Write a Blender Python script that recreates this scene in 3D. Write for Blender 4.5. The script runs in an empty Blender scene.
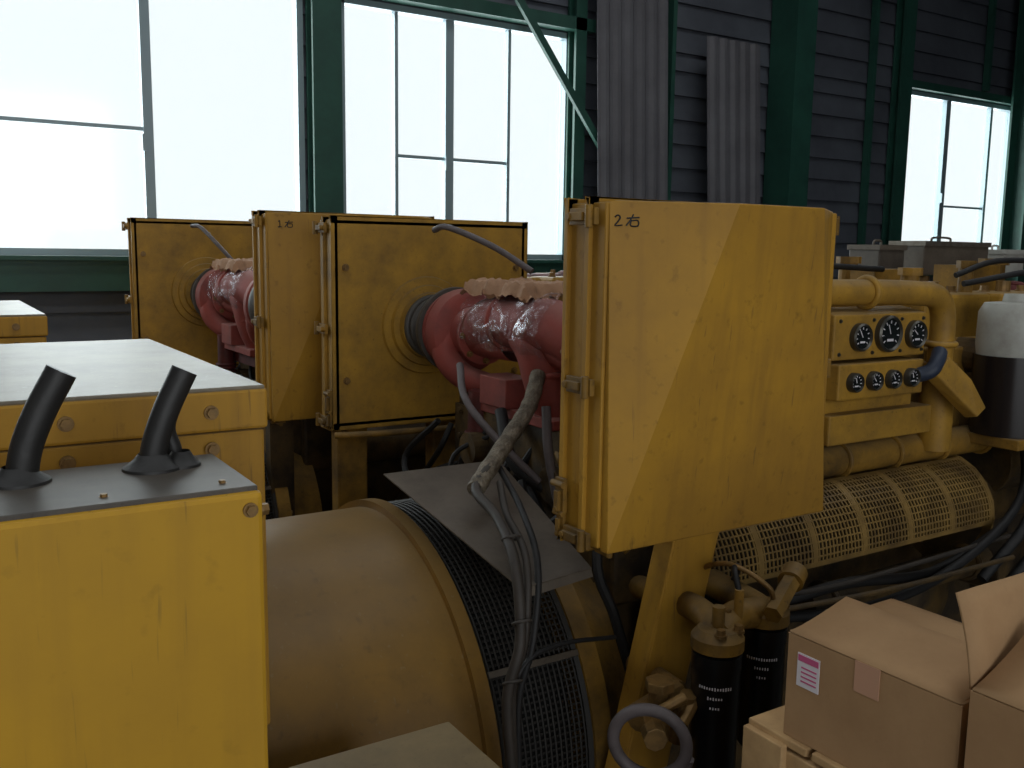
import bpy, math, random
from mathutils import Vector, Matrix, noise
random.seed(7)
V = Vector
FLOOR = -0.4

# ------------------------------------------------------------------ materials
def rgb(r, g, b):
    f = lambda c: ((c/255+0.055)/1.055)**2.4 if c > 10 else c/255/12.92
    return (f(r), f(g), f(b), 1)

def mat(name, c, rough=.6, metal=0., dirt=None, scale=4., lo=.45, hi=.75, amt=.8,
        dust=None, dustamt=.6, bump=0., bscale=30., spots=0., streak=0., scuff=None, spec=.4):
    m = bpy.data.materials.new(name); m.use_nodes = True
    nt = m.node_tree; N = nt.nodes; L = nt.links
    b = N['Principled BSDF']
    b.inputs['Roughness'].default_value = rough
    b.inputs['Metallic'].default_value = metal
    b.inputs['Specular IOR Level'].default_value = spec
    tc = N.new('ShaderNodeTexCoord')
    src = tc.outputs['Object']
    col = N.new('ShaderNodeRGB'); col.outputs[0].default_value = c
    cur = col.outputs[0]
    def mix(cur, fac, c2):
        mx = N.new('ShaderNodeMix'); mx.data_type = 'RGBA'
        L.new(fac, mx.inputs[0]); L.new(cur, mx.inputs[6]); mx.inputs[7].default_value = c2
        return mx.outputs[2]
    def ramp(fac, a, bb, top):
        r = N.new('ShaderNodeMapRange'); r.inputs[1].default_value = a; r.inputs[2].default_value = bb
        r.inputs[3].default_value = 0; r.inputs[4].default_value = top; L.new(fac, r.inputs[0]); return r.outputs[0]
    def nz(scale, det, vec, rough=.5):
        n = N.new('ShaderNodeTexNoise'); n.inputs['Scale'].default_value = scale
        n.inputs['Detail'].default_value = det; n.inputs['Roughness'].default_value = rough
        L.new(vec, n.inputs['Vector']); return n.outputs[0]
    if dirt is not None:
        cur = mix(cur, ramp(nz(scale, 9, src, .65), lo, hi, amt), dirt)
        if streak:
            mp = N.new('ShaderNodeMapping'); mp.inputs['Scale'].default_value = (16, 16, .9)
            L.new(src, mp.inputs[0])
            cur = mix(cur, ramp(nz(1.6, 6, mp.outputs[0]), .48, .8, streak), dirt)
        if scuff is not None:
            for rot in ((0, .5, .3), (0, -.9, -.4)):
                mp = N.new('ShaderNodeMapping'); mp.inputs['Scale'].default_value = (70, 70, 4); mp.inputs['Rotation'].default_value = rot
                L.new(src, mp.inputs[0])
                cur = mix(cur, ramp(nz(1., 3, mp.outputs[0]), .68, .73, .5), scuff)
        if spots:
            cur = mix(cur, ramp(nz(scale*14, 5, src), .62, .78, spots), (dirt[0]*.45, dirt[1]*.45, dirt[2]*.5, 1))
            cur = mix(cur, ramp(nz(scale*3.3, 8, src, .75), .58, .74, spots*.8), (dirt[0]*.6, dirt[1]*.58, dirt[2]*.6, 1))
    if dust is not None:
        g = N.new('ShaderNodeNewGeometry'); sx = N.new('ShaderNodeSeparateXYZ')
        L.new(g.outputs['Normal'], sx.inputs[0])
        cur = mix(cur, ramp(sx.outputs[2], .35, .95, dustamt), dust)
    L.new(cur, b.inputs['Base Color'])
    if bump:
        bp = N.new('ShaderNodeBump'); bp.inputs['Strength'].default_value = bump; bp.inputs['Distance'].default_value = .01
        L.new(nz(bscale, 4, src), bp.inputs['Height']); L.new(bp.outputs[0], b.inputs['Normal'])
    return m

DUST = rgb(112, 101, 82)
SC = rgb(106, 82, 48)
M = {}
M['yel'] = mat('yellow_paint', rgb(180, 135, 46), .55, dirt=rgb(136, 100, 46), scale=2.2, lo=.34, hi=.72, amt=.8, dust=DUST, dustamt=.6, bump=.1, bscale=5, spots=.5, streak=.6, scuff=SC, spec=.22)
M['yel2'] = mat('yellow_paint_cabinet', rgb(194, 148, 38), .52, dirt=rgb(158, 119, 42), scale=1.6, lo=.36, hi=.78, amt=.7, spots=.32, streak=.45, scuff=rgb(126, 97, 46), bump=.06, bscale=5, spec=.25)
M['yeld'] = mat('yellow_paint_grimy', rgb(150, 112, 42), .58, dirt=rgb(66, 52, 32), scale=5, lo=.36, hi=.66, amt=.88, dust=DUST, dustamt=.35, bump=.2, bscale=25, spots=.6, spec=.3)
M['grime_shade'] = mat('engine_grime_shade', rgb(98, 75, 36), .6, dirt=rgb(36, 30, 23), scale=4, lo=.34, hi=.6, amt=.92, dust=rgb(74, 64, 50), dustamt=.4, bump=.3, bscale=30, spots=.6)  # grime taken near black to paint shade onto the deep engine parts
M['yelm'] = mat('yellow_paint_worn', rgb(168, 127, 46), .55, dirt=rgb(106, 81, 43), scale=6, lo=.38, hi=.7, amt=.82, dust=DUST, dustamt=.4, bump=.12, bscale=18, spots=.55, spec=.3)
M['barrel'] = mat('barrel_paint_dusty', rgb(146, 108, 42), .45, dirt=rgb(106, 80, 42), scale=2.2, lo=.33, hi=.63, amt=.9, dust=rgb(106, 86, 54), dustamt=.55, bump=.06, bscale=8, spots=.55, scuff=rgb(138, 118, 84), spec=.35)
M['lid'] = mat('lid_dusty', rgb(134, 124, 106), .45, dirt=rgb(90, 80, 66), scale=5, lo=.35, hi=.7, amt=.85, spots=.5, scuff=rgb(165, 156, 138))
M['lidy'] = mat('lid_dusty_yellow', rgb(128, 110, 76), .55, dirt=rgb(92, 78, 54), scale=5, lo=.35, hi=.7, amt=.85, spots=.5)
M['gplate'] = mat('grey_plate', rgb(94, 85, 74), .5, dirt=rgb(64, 56, 47), scale=6, lo=.4, hi=.7, spots=.5)
M['cabtop'] = mat('cabinet_top_dark', rgb(84, 77, 68), .5, dirt=rgb(55, 50, 45), scale=8, lo=.4, hi=.7, spots=.4)
M['blk'] = mat('black_rubber', rgb(26, 25, 25), .6, dirt=rgb(48, 44, 40), scale=12, lo=.5, hi=.8, amt=.5, bump=.15)
M['stub'] = mat('cable_stub_black', rgb(36, 35, 34), .5, dirt=rgb(48, 46, 44), scale=20, lo=.45, hi=.7, amt=.5, bump=.12, bscale=60)
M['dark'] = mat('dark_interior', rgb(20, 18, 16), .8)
M['steel'] = mat('dull_steel', rgb(115, 108, 98), .45, .5, dirt=rgb(75, 60, 45), scale=20, lo=.45, hi=.7)
M['brass'] = mat('brass_bolt', rgb(134, 104, 60), .45, .4, dirt=rgb(75, 58, 38), scale=30)
M['red'] = mat('turbo_red', rgb(150, 70, 60), .65, dirt=rgb(110, 57, 51), scale=7, lo=.4, hi=.7, bump=.1, bscale=22, dust=rgb(146, 108, 98), dustamt=.5)
M['reddk'] = mat('manifold_red', rgb(98, 40, 36), .6, dirt=rgb(45, 30, 27), scale=10, lo=.4, hi=.7)
M['paper'] = mat('brown_paper', rgb(166, 128, 98), .85, dirt=rgb(124, 92, 70), scale=10, bump=.5, bscale=18)
M['card'] = mat('cardboard', rgb(174, 140, 102), .8, dirt=rgb(146, 113, 80), scale=4, lo=.36, hi=.75, bump=.12, bscale=14, spots=.12, spec=.2)
M['tape'] = mat('packing_tape', rgb(190, 148, 122), .25)
M['wood'] = mat('crate_wood', rgb(190, 156, 110), .7, dirt=rgb(146, 114, 76), scale=9, lo=.4, hi=.7)
M['white'] = mat('white_plastic', rgb(165, 165, 157), .45, dirt=rgb(128, 123, 115), scale=8)
M['label'] = mat('label_white', rgb(215, 210, 214), .5)
M['labelr'] = mat('label_pink', rgb(190, 90, 130), .5)
M['ink'] = mat('marker_ink', rgb(25, 22, 20), .5)
M['green'] = mat('green_steel', rgb(38, 78, 66), .5, dirt=rgb(27, 57, 50), scale=3, lo=.4, hi=.7)
M['siding'] = mat('siding_grey', rgb(86, 90, 98), .6, dirt=rgb(60, 62, 69), scale=1.5, lo=.35, hi=.7)
M['sheet'] = mat('corrugated_sheet_grey', rgb(94, 93, 97), .65, dirt=rgb(72, 70, 74), scale=2, lo=.35, hi=.7)
M['alu'] = mat('window_aluminium', rgb(140, 156, 162), .4, .2)
M['conc'] = mat('concrete', rgb(74, 72, 68), .85, dirt=rgb(50, 48, 45), scale=1.5, bump=.2)
M['ceil'] = mat('ceiling_metal', rgb(94, 97, 99), .7, dirt=rgb(74, 76, 79), scale=1)
M['tan'] = mat('braided_metal_sleeve', rgb(126, 116, 100), .55, .35, dirt=rgb(74, 66, 54), scale=30, lo=.4, hi=.6, bump=.9, bscale=110)
M['grate'] = mat('guard_steel_tan', rgb(142, 113, 60), .5, dirt=rgb(86, 67, 40), scale=6, lo=.35, hi=.65, amt=.9)
M['dial'] = mat('gauge_dial', rgb(26, 30, 30), .25)
M['chrome'] = mat('gauge_bezel', rgb(80, 78, 72), .35, .7)
M['blue'] = mat('blue_hose', rgb(42, 50, 66), .5)
M['grey'] = mat('grey_hose', rgb(96, 88, 88), .55, dirt=rgb(68, 60, 58), scale=12)
M['cable'] = mat('dusty_cable', rgb(54, 48, 42), .6, dirt=rgb(36, 32, 28), scale=14)
M['mesh'] = mat('guard_mesh_dark', rgb(40, 37, 33), .6, dirt=rgb(28, 26, 24), scale=14)
M['filt'] = mat('filter_black', rgb(18, 18, 20), .3)
M['liquid'] = mat('dark_oil_tank', rgb(30, 25, 24), .25)
M['hosecorr'] = mat('corrugated_hose_grey', rgb(80, 76, 71), .5, dirt=rgb(48, 43, 39), scale=12)

def mixmat(name, tcol, gcol, rough, fac, bump):
    m = bpy.data.materials.new(name); m.use_nodes = True
    nt = m.node_tree; N = nt.nodes; L = nt.links
    out = N['Material Output']; N.remove(N['Principled BSDF'])
    t = N.new('ShaderNodeBsdfTransparent'); t.inputs[0].default_value = tcol
    g = N.new('ShaderNodeBsdfGlossy'); g.inputs[0].default_value = gcol; g.inputs['Roughness'].default_value = rough
    mx = N.new('ShaderNodeMixShader'); mx.inputs[0].default_value = fac
    gl = g.outputs[0]
    if bump:
        tc = N.new('ShaderNodeTexCoord')
        n = N.new('ShaderNodeTexNoise'); n.inputs['Scale'].default_value = 11; n.inputs['Detail'].default_value = 4; n.inputs['Distortion'].default_value = 1.5
        L.new(tc.outputs['Object'], n.inputs['Vector'])
        bp = N.new('ShaderNodeBump'); bp.inputs['Strength'].default_value = .8; bp.inputs['Distance'].default_value = .03
        L.new(n.outputs[0], bp.inputs['Height']); L.new(bp.outputs[0], g.inputs['Normal'])
        d = N.new('ShaderNodeBsdfDiffuse'); d.inputs[0].default_value = (.5, .46, .47, 1)
        m2 = N.new('ShaderNodeMixShader'); m2.inputs[0].default_value = .4
        L.new(g.outputs[0], m2.inputs[1]); L.new(d.outputs[0], m2.inputs[2]); gl = m2.outputs[0]
        r = N.new('ShaderNodeMapRange'); r.inputs[1].default_value = .46; r.inputs[2].default_value = .66; r.inputs[3].default_value = .06; r.inputs[4].default_value = .38
        L.new(n.outputs[0], r.inputs[0]); L.new(r.outputs[0], mx.inputs[0])
    L.new(t.outputs[0], mx.inputs[1]); L.new(gl, mx.inputs[2]); L.new(mx.outputs[0], out.inputs[0])
    return m
M['wrap'] = mixmat('plastic_wrap', (.96, .94, .95, 1), (.8, .77, .82, 1), .22, .16, True)
M['glass'] = mixmat('window_glass', (.95, .98, .98, 1), (1, 1, 1, 1), .1, .05, False)

# ------------------------------------------------------------------ geometry helpers
def empty(name, loc=(0, 0, 0), par=None):
    e = bpy.data.objects.new(name, None); e.empty_display_size = .1
    bpy.context.collection.objects.link(e); e.location = loc
    if par:
        e.parent = par; e.location = V(loc)-V(par.location)
    return e

class MB:
    def __init__(s): s.v = []; s.f = []
    def add(s, vs, fs):
        o = len(s.v); s.v += [tuple(q) for q in vs]; s.f += [tuple(i+o for i in f) for f in fs]
    def box(s, x0, x1, y0, y1, z0, z1):
        s.add([(x0, y0, z0), (x1, y0, z0), (x1, y1, z0), (x0, y1, z0), (x0, y0, z1), (x1, y0, z1), (x1, y1, z1), (x0, y1, z1)],
              [(0, 3, 2, 1), (4, 5, 6, 7), (0, 1, 5, 4), (1, 2, 6, 5), (2, 3, 7, 6), (3, 0, 4, 7)])
    def obox(s, c, ax, ay, az):
        c = V(c); ax = V(ax); ay = V(ay); az = V(az)
        vs = [c+i*ax+j*ay+k*az for k in (-1, 1) for (i, j) in ((-1, -1), (1, -1), (1, 1), (-1, 1))]
        s.add(vs, [(0, 3, 2, 1), (4, 5, 6, 7), (0, 1, 5, 4), (1, 2, 6, 5), (2, 3, 7, 6), (3, 0, 4, 7)])
    def beam(s, p0, p1, w, t, up=(0, 0, 1)):
        p0 = V(p0); p1 = V(p1); d = (p1-p0); l = d.length/2; d.normalize()
        a = d.cross(V(up)).normalized(); b = a.cross(d).normalized()
        s.obox((p0+p1)/2, d*l, a*w/2, b*t/2)
    def lathe(s, o, axis, prof, seg=32, a0=0, a1=2*math.pi):
        o = V(o); ax = V(axis).normalized()
        u = ax.cross(V((0, 0, 1)))
        if u.length < .01: u = V((1, 0, 0))
        u.normalize(); w = ax.cross(u).normalized()
        full = abs(a1-a0-2*math.pi) < 1e-6
        n = seg if full else seg+1
        vs = []; fs = []
        for (d, r) in prof:
            for i in range(n):
                t = a0+(a1-a0)*i/seg
                vs.append(o+ax*d+(u*math.cos(t)+w*math.sin(t))*r)
        for k in range(len(prof)-1):
            for i in range(seg):
                j = (i+1) % n
                fs.append((k*n+i, k*n+j, (k+1)*n+j, (k+1)*n+i))
        s.add(vs, fs)
    def cyl(s, p0, p1, r, r2=None, seg=20):
        p0 = V(p0); p1 = V(p1); l = (p1-p0).length
        s.lathe(p0, p1-p0, [(0, 0.0001), (0, r), (l, r if r2 is None else r2), (l, .0001)], seg)
    def tube(s, pts, r, seg=10, sub=6, smooth=True, wob=0):
        P = [V(p) for p in pts]
        if smooth and len(P) > 2:
            Q = [P[0]*2-P[1]]+P+[P[-1]*2-P[-2]]; R = []
            for i in range(1, len(Q)-2):
                for k in range(sub):
                    t = k/sub; a, b, c, d = Q[i-1], Q[i], Q[i+1], Q[i+2]
                    R.append(.5*((2*b)+(c-a)*t+(2*a-5*b+4*c-d)*t*t+(3*b-a-3*c+d)*t**3))
            R.append(P[-1]); P = R
        n = len(P); vs = []; fs = []
        T = [(P[min(i+1, n-1)]-P[max(i-1, 0)]).normalized() for i in range(n)]
        u = T[0].orthogonal().normalized()
        for i in range(n):
            u = (u-T[i]*u.dot(T[i])).normalized(); w = T[i].cross(u)
            rr = (r[0]+(r[1]-r[0])*i/(n-1)) if isinstance(r, tuple) else r
            if wob: rr *= 1+wob*math.sin(i*2.3)
            for k in range(seg):
                a = 2*math.pi*k/seg; vs.append(P[i]+(u*math.cos(a)+w*math.sin(a))*rr)
        for i in range(n-1):
            for k in range(seg):
                j = (k+1) % seg; fs.append((i*seg+k, i*seg+j, (i+1)*seg+j, (i+1)*seg+k))
        fs.append(tuple(range(seg))[::-1]); fs.append(tuple((n-1)*seg+k for k in range(seg)))
        s.add(vs, fs)
    def torus(s, c, axis, R, r, seg=36, sec=10):
        prof = [(r*math.sin(2*math.pi*k/sec), R+r*math.cos(2*math.pi*k/sec)) for k in range(sec+1)]
        s.lathe(c, axis, prof, seg)
    def obj(s, name, m, parent=None, bevel=0., smooth=False, off=None):
        me = bpy.data.meshes.new(name); me.from_pydata(s.v, [], s.f); me.update()
        import bmesh
        bm = bmesh.new(); bm.from_mesh(me)
        bmesh.ops.remove_doubles(bm, verts=bm.verts, dist=.00015)
        bmesh.ops.recalc_face_normals(bm, faces=bm.faces)
        bm.to_mesh(me); bm.free()
        me.materials.append(M[m])
        if smooth:
            for p in me.polygons: p.use_smooth = True
            try: me.set_sharp_from_angle(angle=math.radians(38))
            except Exception: pass
        ob = bpy.data.objects.new(name, me); bpy.context.collection.objects.link(ob)
        if off: ob.location = off
        if parent: ob.parent = parent
        if bevel:
            b = ob.modifiers.new('bevel', 'BEVEL'); b.width = bevel; b.segments = 2; b.limit_method = 'ANGLE'
        return ob

def wloc(e):
    l = V(e.location)
    while e.parent: e = e.parent; l += V(e.location)
    return l
def child(b, n, m, par, bevel=0, smooth=False):
    loc = wloc(par); b.v = [tuple(V(q)-loc) for q in b.v]; return b.obj(n, m, par, bevel, smooth)
def box(name, x0, x1, y0, y1, z0, z1, m, parent=None, bevel=.004):
    b = MB(); b.box(x0, x1, y0, y1, z0, z1); return b.obj(name, m, parent, bevel)
def tube(name, pts, r, m, par, **k):
    b = MB(); b.tube(pts, r, **k); return child(b, name, m, par, 0, True)
def bolt(b, p, axis, r=.011, l=.012):
    p = V(p); a = V(axis).normalized()
    b.cyl(p, p+a*l*.35, r*1.35, seg=14); b.cyl(p+a*l*.35, p+a*l, r, seg=6)

# ------------------------------------------------------------------ room
YW = 7.5; X_L = -6.; X_R = 18.; Y_F = -6.; ZT = 6.2
box('floor', X_L, X_R, Y_F, YW+.2, FLOOR-.1, FLOOR, 'conc', bevel=0)
wins = [(-2.3, .02), (.36, 2.72), (3.02, 5.32), (10.36, 12.7)]
SILL, HEAD = 1.92, 4.02
def siding(b, x0, x1, z0, z1, pitch=.24):
    z = z0
    while z < z1-.001:
        zt = min(z+pitch, z1)
        b.add([(x0, YW-.05, z), (x1, YW-.05, z), (x1, YW-.005, zt-.02), (x0, YW-.005, zt-.02), (x1, YW-.005, zt), (x0, YW-.005, zt),
               (x0, YW+.05, z), (x1, YW+.05, z), (x1, YW+.05, zt), (x0, YW+.05, zt)],
              [(0, 1, 2, 3), (3, 2, 4, 5), (0, 6, 7, 1), (6, 9, 8, 7), (5, 4, 8, 9), (0, 3, 5, 9, 6), (1, 7, 8, 4, 2)])
        z = zt
b = MB()
siding(b, X_L, X_R, FLOOR, SILL)
siding(b, X_L, X_R, HEAD, ZT)
xs = X_L
for (a, c) in wins:
    siding(b, xs, a, SILL, HEAD); xs = c
siding(b, xs, X_R, SILL, HEAD)
b.obj('wall_back', 'siding')
box('wall_left', X_L-.1, X_L, Y_F, YW, FLOOR, ZT, 'ceil', bevel=0)
box('wall_right', X_R, X_R+.1, Y_F, YW, FLOOR, ZT, 'siding', bevel=0)
DX0, DX1, DZ = -5.5, 3.5, 4.9
b = MB(); b.box(X_L, DX0, Y_F-.1, Y_F, FLOOR, ZT); b.box(DX1, X_R, Y_F-.1, Y_F, FLOOR, ZT); b.box(DX0, DX1, Y_F-.1, Y_F, DZ, ZT)
b.obj('wall_front', 'ceil')
b = MB()
fill_slots = [(-4, 8, .2, 1.4), (-4, 8, 4.2, 5.2)]  # slots in the unseen roof for the added fill lights
ys = Y_F
for (a, c, y0, y1) in fill_slots:
    b.box(X_L, X_R, ys, y0, ZT, ZT+.1); b.box(X_L, a, y0, y1, ZT, ZT+.1); b.box(c, X_R, y0, y1, ZT, ZT+.1); ys = y1
b.box(X_L, X_R, ys, YW+.1, ZT, ZT+.1)
b.obj('ceiling', 'ceil')

def window(i, x0, x1, verts, hz):
    e = empty('window_%d' % i)
    b = MB(); y0, y1 = YW-.06, YW+.04
    b.box(x0, x0+.05, y0, y1, SILL, HEAD); b.box(x1-.05, x1, y0, y1, SILL, HEAD)
    b.box(x0, x1, y0, y1, SILL, SILL+.06); b.box(x0, x1, y0, y1, HEAD-.05, HEAD)
    for (x, w) in verts: b.box(x-w/2, x+w/2, y0+.02, y1-.02, SILL, HEAD)
    for (xa, xb, z) in hz: b.box(xa, xb, YW-.02, YW+.01, z-.014, z+.014)
    for (x, w) in verts:
        if w > .06: b.box(x-.05, x-.02, y0-.01, y0+.02, 2.7, 2.82)
    b.obj('sash_frame', 'alu', e)
    box('pane', x0+.05, x1-.05, YW+.005, YW+.01, SILL+.06, HEAD-.05, 'glass', e, 0)
window(1, -2.3, .02, [(-1.1, .05)], [(-2.25, 0, 2.86)])
window(2, .36, 2.72, [(1.53, .07)], [(.4, 1.5, 2.86)])
window(3, 3.02, 5.32, [(3.54, .03), (4.05, .08), (4.66, .03)], [(3.54, 4.66, 2.8)])
window(4, 10.36, 12.7, [(11.25, .09), (12.2, .05)], [(11.25, 12.2, 2.66)])

def hcol(b, x0, x1, y0, y1, z0=FLOOR, z1=ZT):
    t = .03; b.box(x0, x1, y0, y0+t, z0, z1); b.box(x0, x1, y1-t, y1, z0, z1)
    xm = (x0+x1)/2; b.box(xm-.012, xm+.012, y0+t, y1-t, z0, z1)
for (x0, x1, y0, y1) in [(.04, .32, 7.22, 7.44), (2.74, 2.98, 7.28, 7.44), (5.28, 5.4, 7.3, 7.44), (10.05, 10.25, 7.3, 7.44), (12.35, 12.7, 7.0, 7.3)]:
    b = MB(); hcol(b, x0, x1, y0, y1); b.obj('steel_column', 'green')
b = MB(); x0, x1, y0, y1 = 7.96, 8.26, 7.08, 7.44
b.box(x0, x1, y0, y0+.03, FLOOR, ZT); b.box(x0, x1, y1-.03, y1, FLOOR, ZT); b.box(x0, x0+.03, y0+.03, y1-.03, FLOOR, ZT); b.box(x1-.03, x1, y0+.03, y1-.03, FLOOR, ZT)
b.obj('steel_column', 'green')
b = MB(); b.box(X_L, 5.5, 7.3, 7.44, 1.68, 1.9); b.box(X_L, 5.5, 7.24, 7.44, 1.9, 1.93)
b.obj('trim_1', 'green')
b = MB(); b.box(X_L, 5.5, 7.3, 7.44, HEAD+.01, HEAD+.12); b.obj('trim_2', 'green')
b = MB(); b.box(10.26, 12.92, 7.34, 7.44, HEAD+.01, HEAD+.1); b.box(10.26, 12.92, 7.34, 7.44, 1.76, 1.92); b.obj('trim_3', 'green')
for x in (6.5, 9.6, 11.9):
    b = MB(); b.box(x, x+.05, 7.36, 7.44, (FLOOR if x < 10 else HEAD+.13), ZT); b.obj('steel_stud', 'green')
b = MB(); b.beam((4.2, 7.15, 4.6), (6.3, 7.15, 1.95), .04, .065); b.obj('diagonal_brace', 'green')
b = MB(); b.beam((.45, 7.15, 4.2), (1.15, 7.15, 4.95), .04, .07); b.obj('diagonal_brace', 'green')

def corr(name, x0, x1, y, z0, z1, lean=.0):
    b = MB(); n = int((x1-x0)/.035); vs = []; fs = []
    pat = [0, 0, .03, .03]
    for i in range(n+1):
        x = x0+(x1-x0)*i/n; yy = y-pat[i % 4]
        vs += [(x, yy-lean, z0), (x, yy, z1)]
    for i in range(n): fs.append((2*i, 2*i+2, 2*i+3, 2*i+1))
    b.add(vs, fs); o = b.obj(name, 'sheet')
    s = o.modifiers.new('s', 'SOLIDIFY'); s.thickness = .004
corr('corrugated_sheet', 5.38, 6.2, 7.2, FLOOR, 5.6, .3)
corr('corrugated_sheet', 6.8, 7.55, 7.2, FLOOR, 4.15, .3)

# ------------------------------------------------------------------ latches
def latch(b, c, n, along, sz=1.0):
    c = V(c); n = V(n).normalized(); a = V(along).normalized(); w = n.cross(a)
    b.obox(c+n*.006*sz, a*.045*sz, w*.018*sz, n*.006*sz)
    b.cyl(c+a*.03*sz+n*.016*sz-w*.024*sz, c+a*.03*sz+n*.016*sz+w*.024*sz, .009*sz, seg=10)
    b.obox(c-a*.012*sz+n*.018*sz, a*.026*sz, w*.009*sz, n*.005*sz)
    b.cyl(c-a*.035*sz, c-a*.035*sz+n*.026*sz, .008*sz, seg=8)

# ------------------------------------------------------------------ air cleaner housings
def airbox(X0, X1, Yin, s, dB=.30, dC=.60, Z0=1.275, Z1=2.13, text=None, duct=None, prot=.12, mt='yel'):
    e = empty('air_cleaner_box', ((X0+X1)/2, Yin, Z0))
    P = lambda b, name, m, bevel=.004, smooth=False: child(b, name, m, e, bevel, smooth)
    yo = Yin+s*.15; ya = yo+s*prot; ye = yo+s*.03
    b = MB()
    b.box(X0+.012, X1-.012, min(Yin, yo), max(Yin, yo), Z0+.012, Z1-.012)
    P(b, 'housing_body', mt)
    b = MB()
    for yy in (Yin, Yin+s*.085):
        y0, y1 = sorted((yy, yy+s*.016))
        t = .03
        b.box(X0, X1, y0, y1, Z0, Z0+t); b.box(X0, X1, y0, y1, Z1-t, Z1)
        b.box(X0, X0+t, y0, y1, Z0, Z1); b.box(X1-t, X1, y0, y1, Z0, Z1)
    P(b, 'door_flanges', mt, .002)
    L, R = X0+.02, X1-.03; Zt = Z1-.008; Zb = Z0+.005
    b = MB()
    vs = [(L, yo, Zt), (L+dB, ya, Zt), (L+dC, ya, Zt), (R, yo, Zt), (L, yo, Zb), (L, ye, Zb), (R, ye, Zb), (R, yo, Zb)]
    b.add(vs, [(0, 1, 5), (0, 5, 4), (1, 2, 6, 5), (2, 3, 7, 6), (0, 3, 2, 1), (4, 5, 6, 7), (0, 4, 7, 3)])
    P(b, 'sloped_hood', mt, .004)
    b = MB(); ym = Yin+s*.09
    for z in (Z1-.045, (Z0+Z1)/2-.02, Z0+.03):
        latch(b, (X0, ym, z), (-1, 0, 0), (0, s, 0), 1.1)
        latch(b, (X1, ym, z), (1, 0, 0), (0, s, 0), 1.1)
    latch(b, (X0, Yin+s*.02, Z0+.12), (-1, 0, 0), (0, 0, 1), 1.0)
    latch(b, (X0, Yin+s*.02, Z0+.05), (-1, 0, 0), (0, 0, 1), .8)
    latch(b, (X0+.07, ym, Z0), (0, 0, -1), (0, 1, 0), 1.)
    P(b, 'toggle_latches', 'yeld', .0015)
    b = MB()
    for z in (Z0+.2, Z1-.2):
        for x in (X0+.06, X1-.06): bolt(b, (x, Yin, z), (0, -s, 0))
    P(b, 'bolts', 'brass', 0)
    if text:
        kind, u0, dz, h = text; b = MB()
        def pt(u, z): return (L+u, yo-u*prot/dB+.0357*(z-Zt)-.0012, z)
        def st(pts): b.tube([pt(u0+p[0]*h, Zt-dz+p[1]*h) for p in pts], .0019, seg=6, sub=3)
        if kind == 2: st([(0, .8), (.25, 1), (.5, .8), (.3, .4), (0, .0), (.7, .05)])
        else: st([(.1, .8), (.3, 1), (.3, 0), (.0, 0), (.6, 0)])
        st([(1.1, .72), (2.3, .8)]); st([(1.75, 1.1), (1.5, .6), (1.05, 0)])
        st([(1.5, .45), (1.5, 0), (2.15, 0), (2.15, .5), (1.5, .48)])
        P(b, 'marker_text', 'ink', 0)
    if duct:
        dx, dz = duct; b = MB()
        b.lathe((dx, Yin, dz), (0, -s, 0), [(0, .205), (.012, .2), (.014, .17), (.03, .165), (.032, .14), (.055, .135), (.055, .1), (.0, .1)], 48)
        P(b, 'duct_collar', 'yelm', 0, True)
    return e

airbox(1.35, 2.18, 1.90, -1, text=(2, .012, .058, .024), duct=(1.78, 1.69))
airbox(1.39, 2.31, 3.53, +1, duct=(1.81, 1.69), mt='yelm')
airbox(1.26, 2.1, 4.12, -1, .36, .62, text=(1, .04, .06, .026), duct=(1.66, 1.72), Z0=1.25, Z1=2.16)
airbox(1.05, 1.98, 5.68, +1, duct=(1.46, 1.74), Z1=2.16, mt='yelm')

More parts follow.
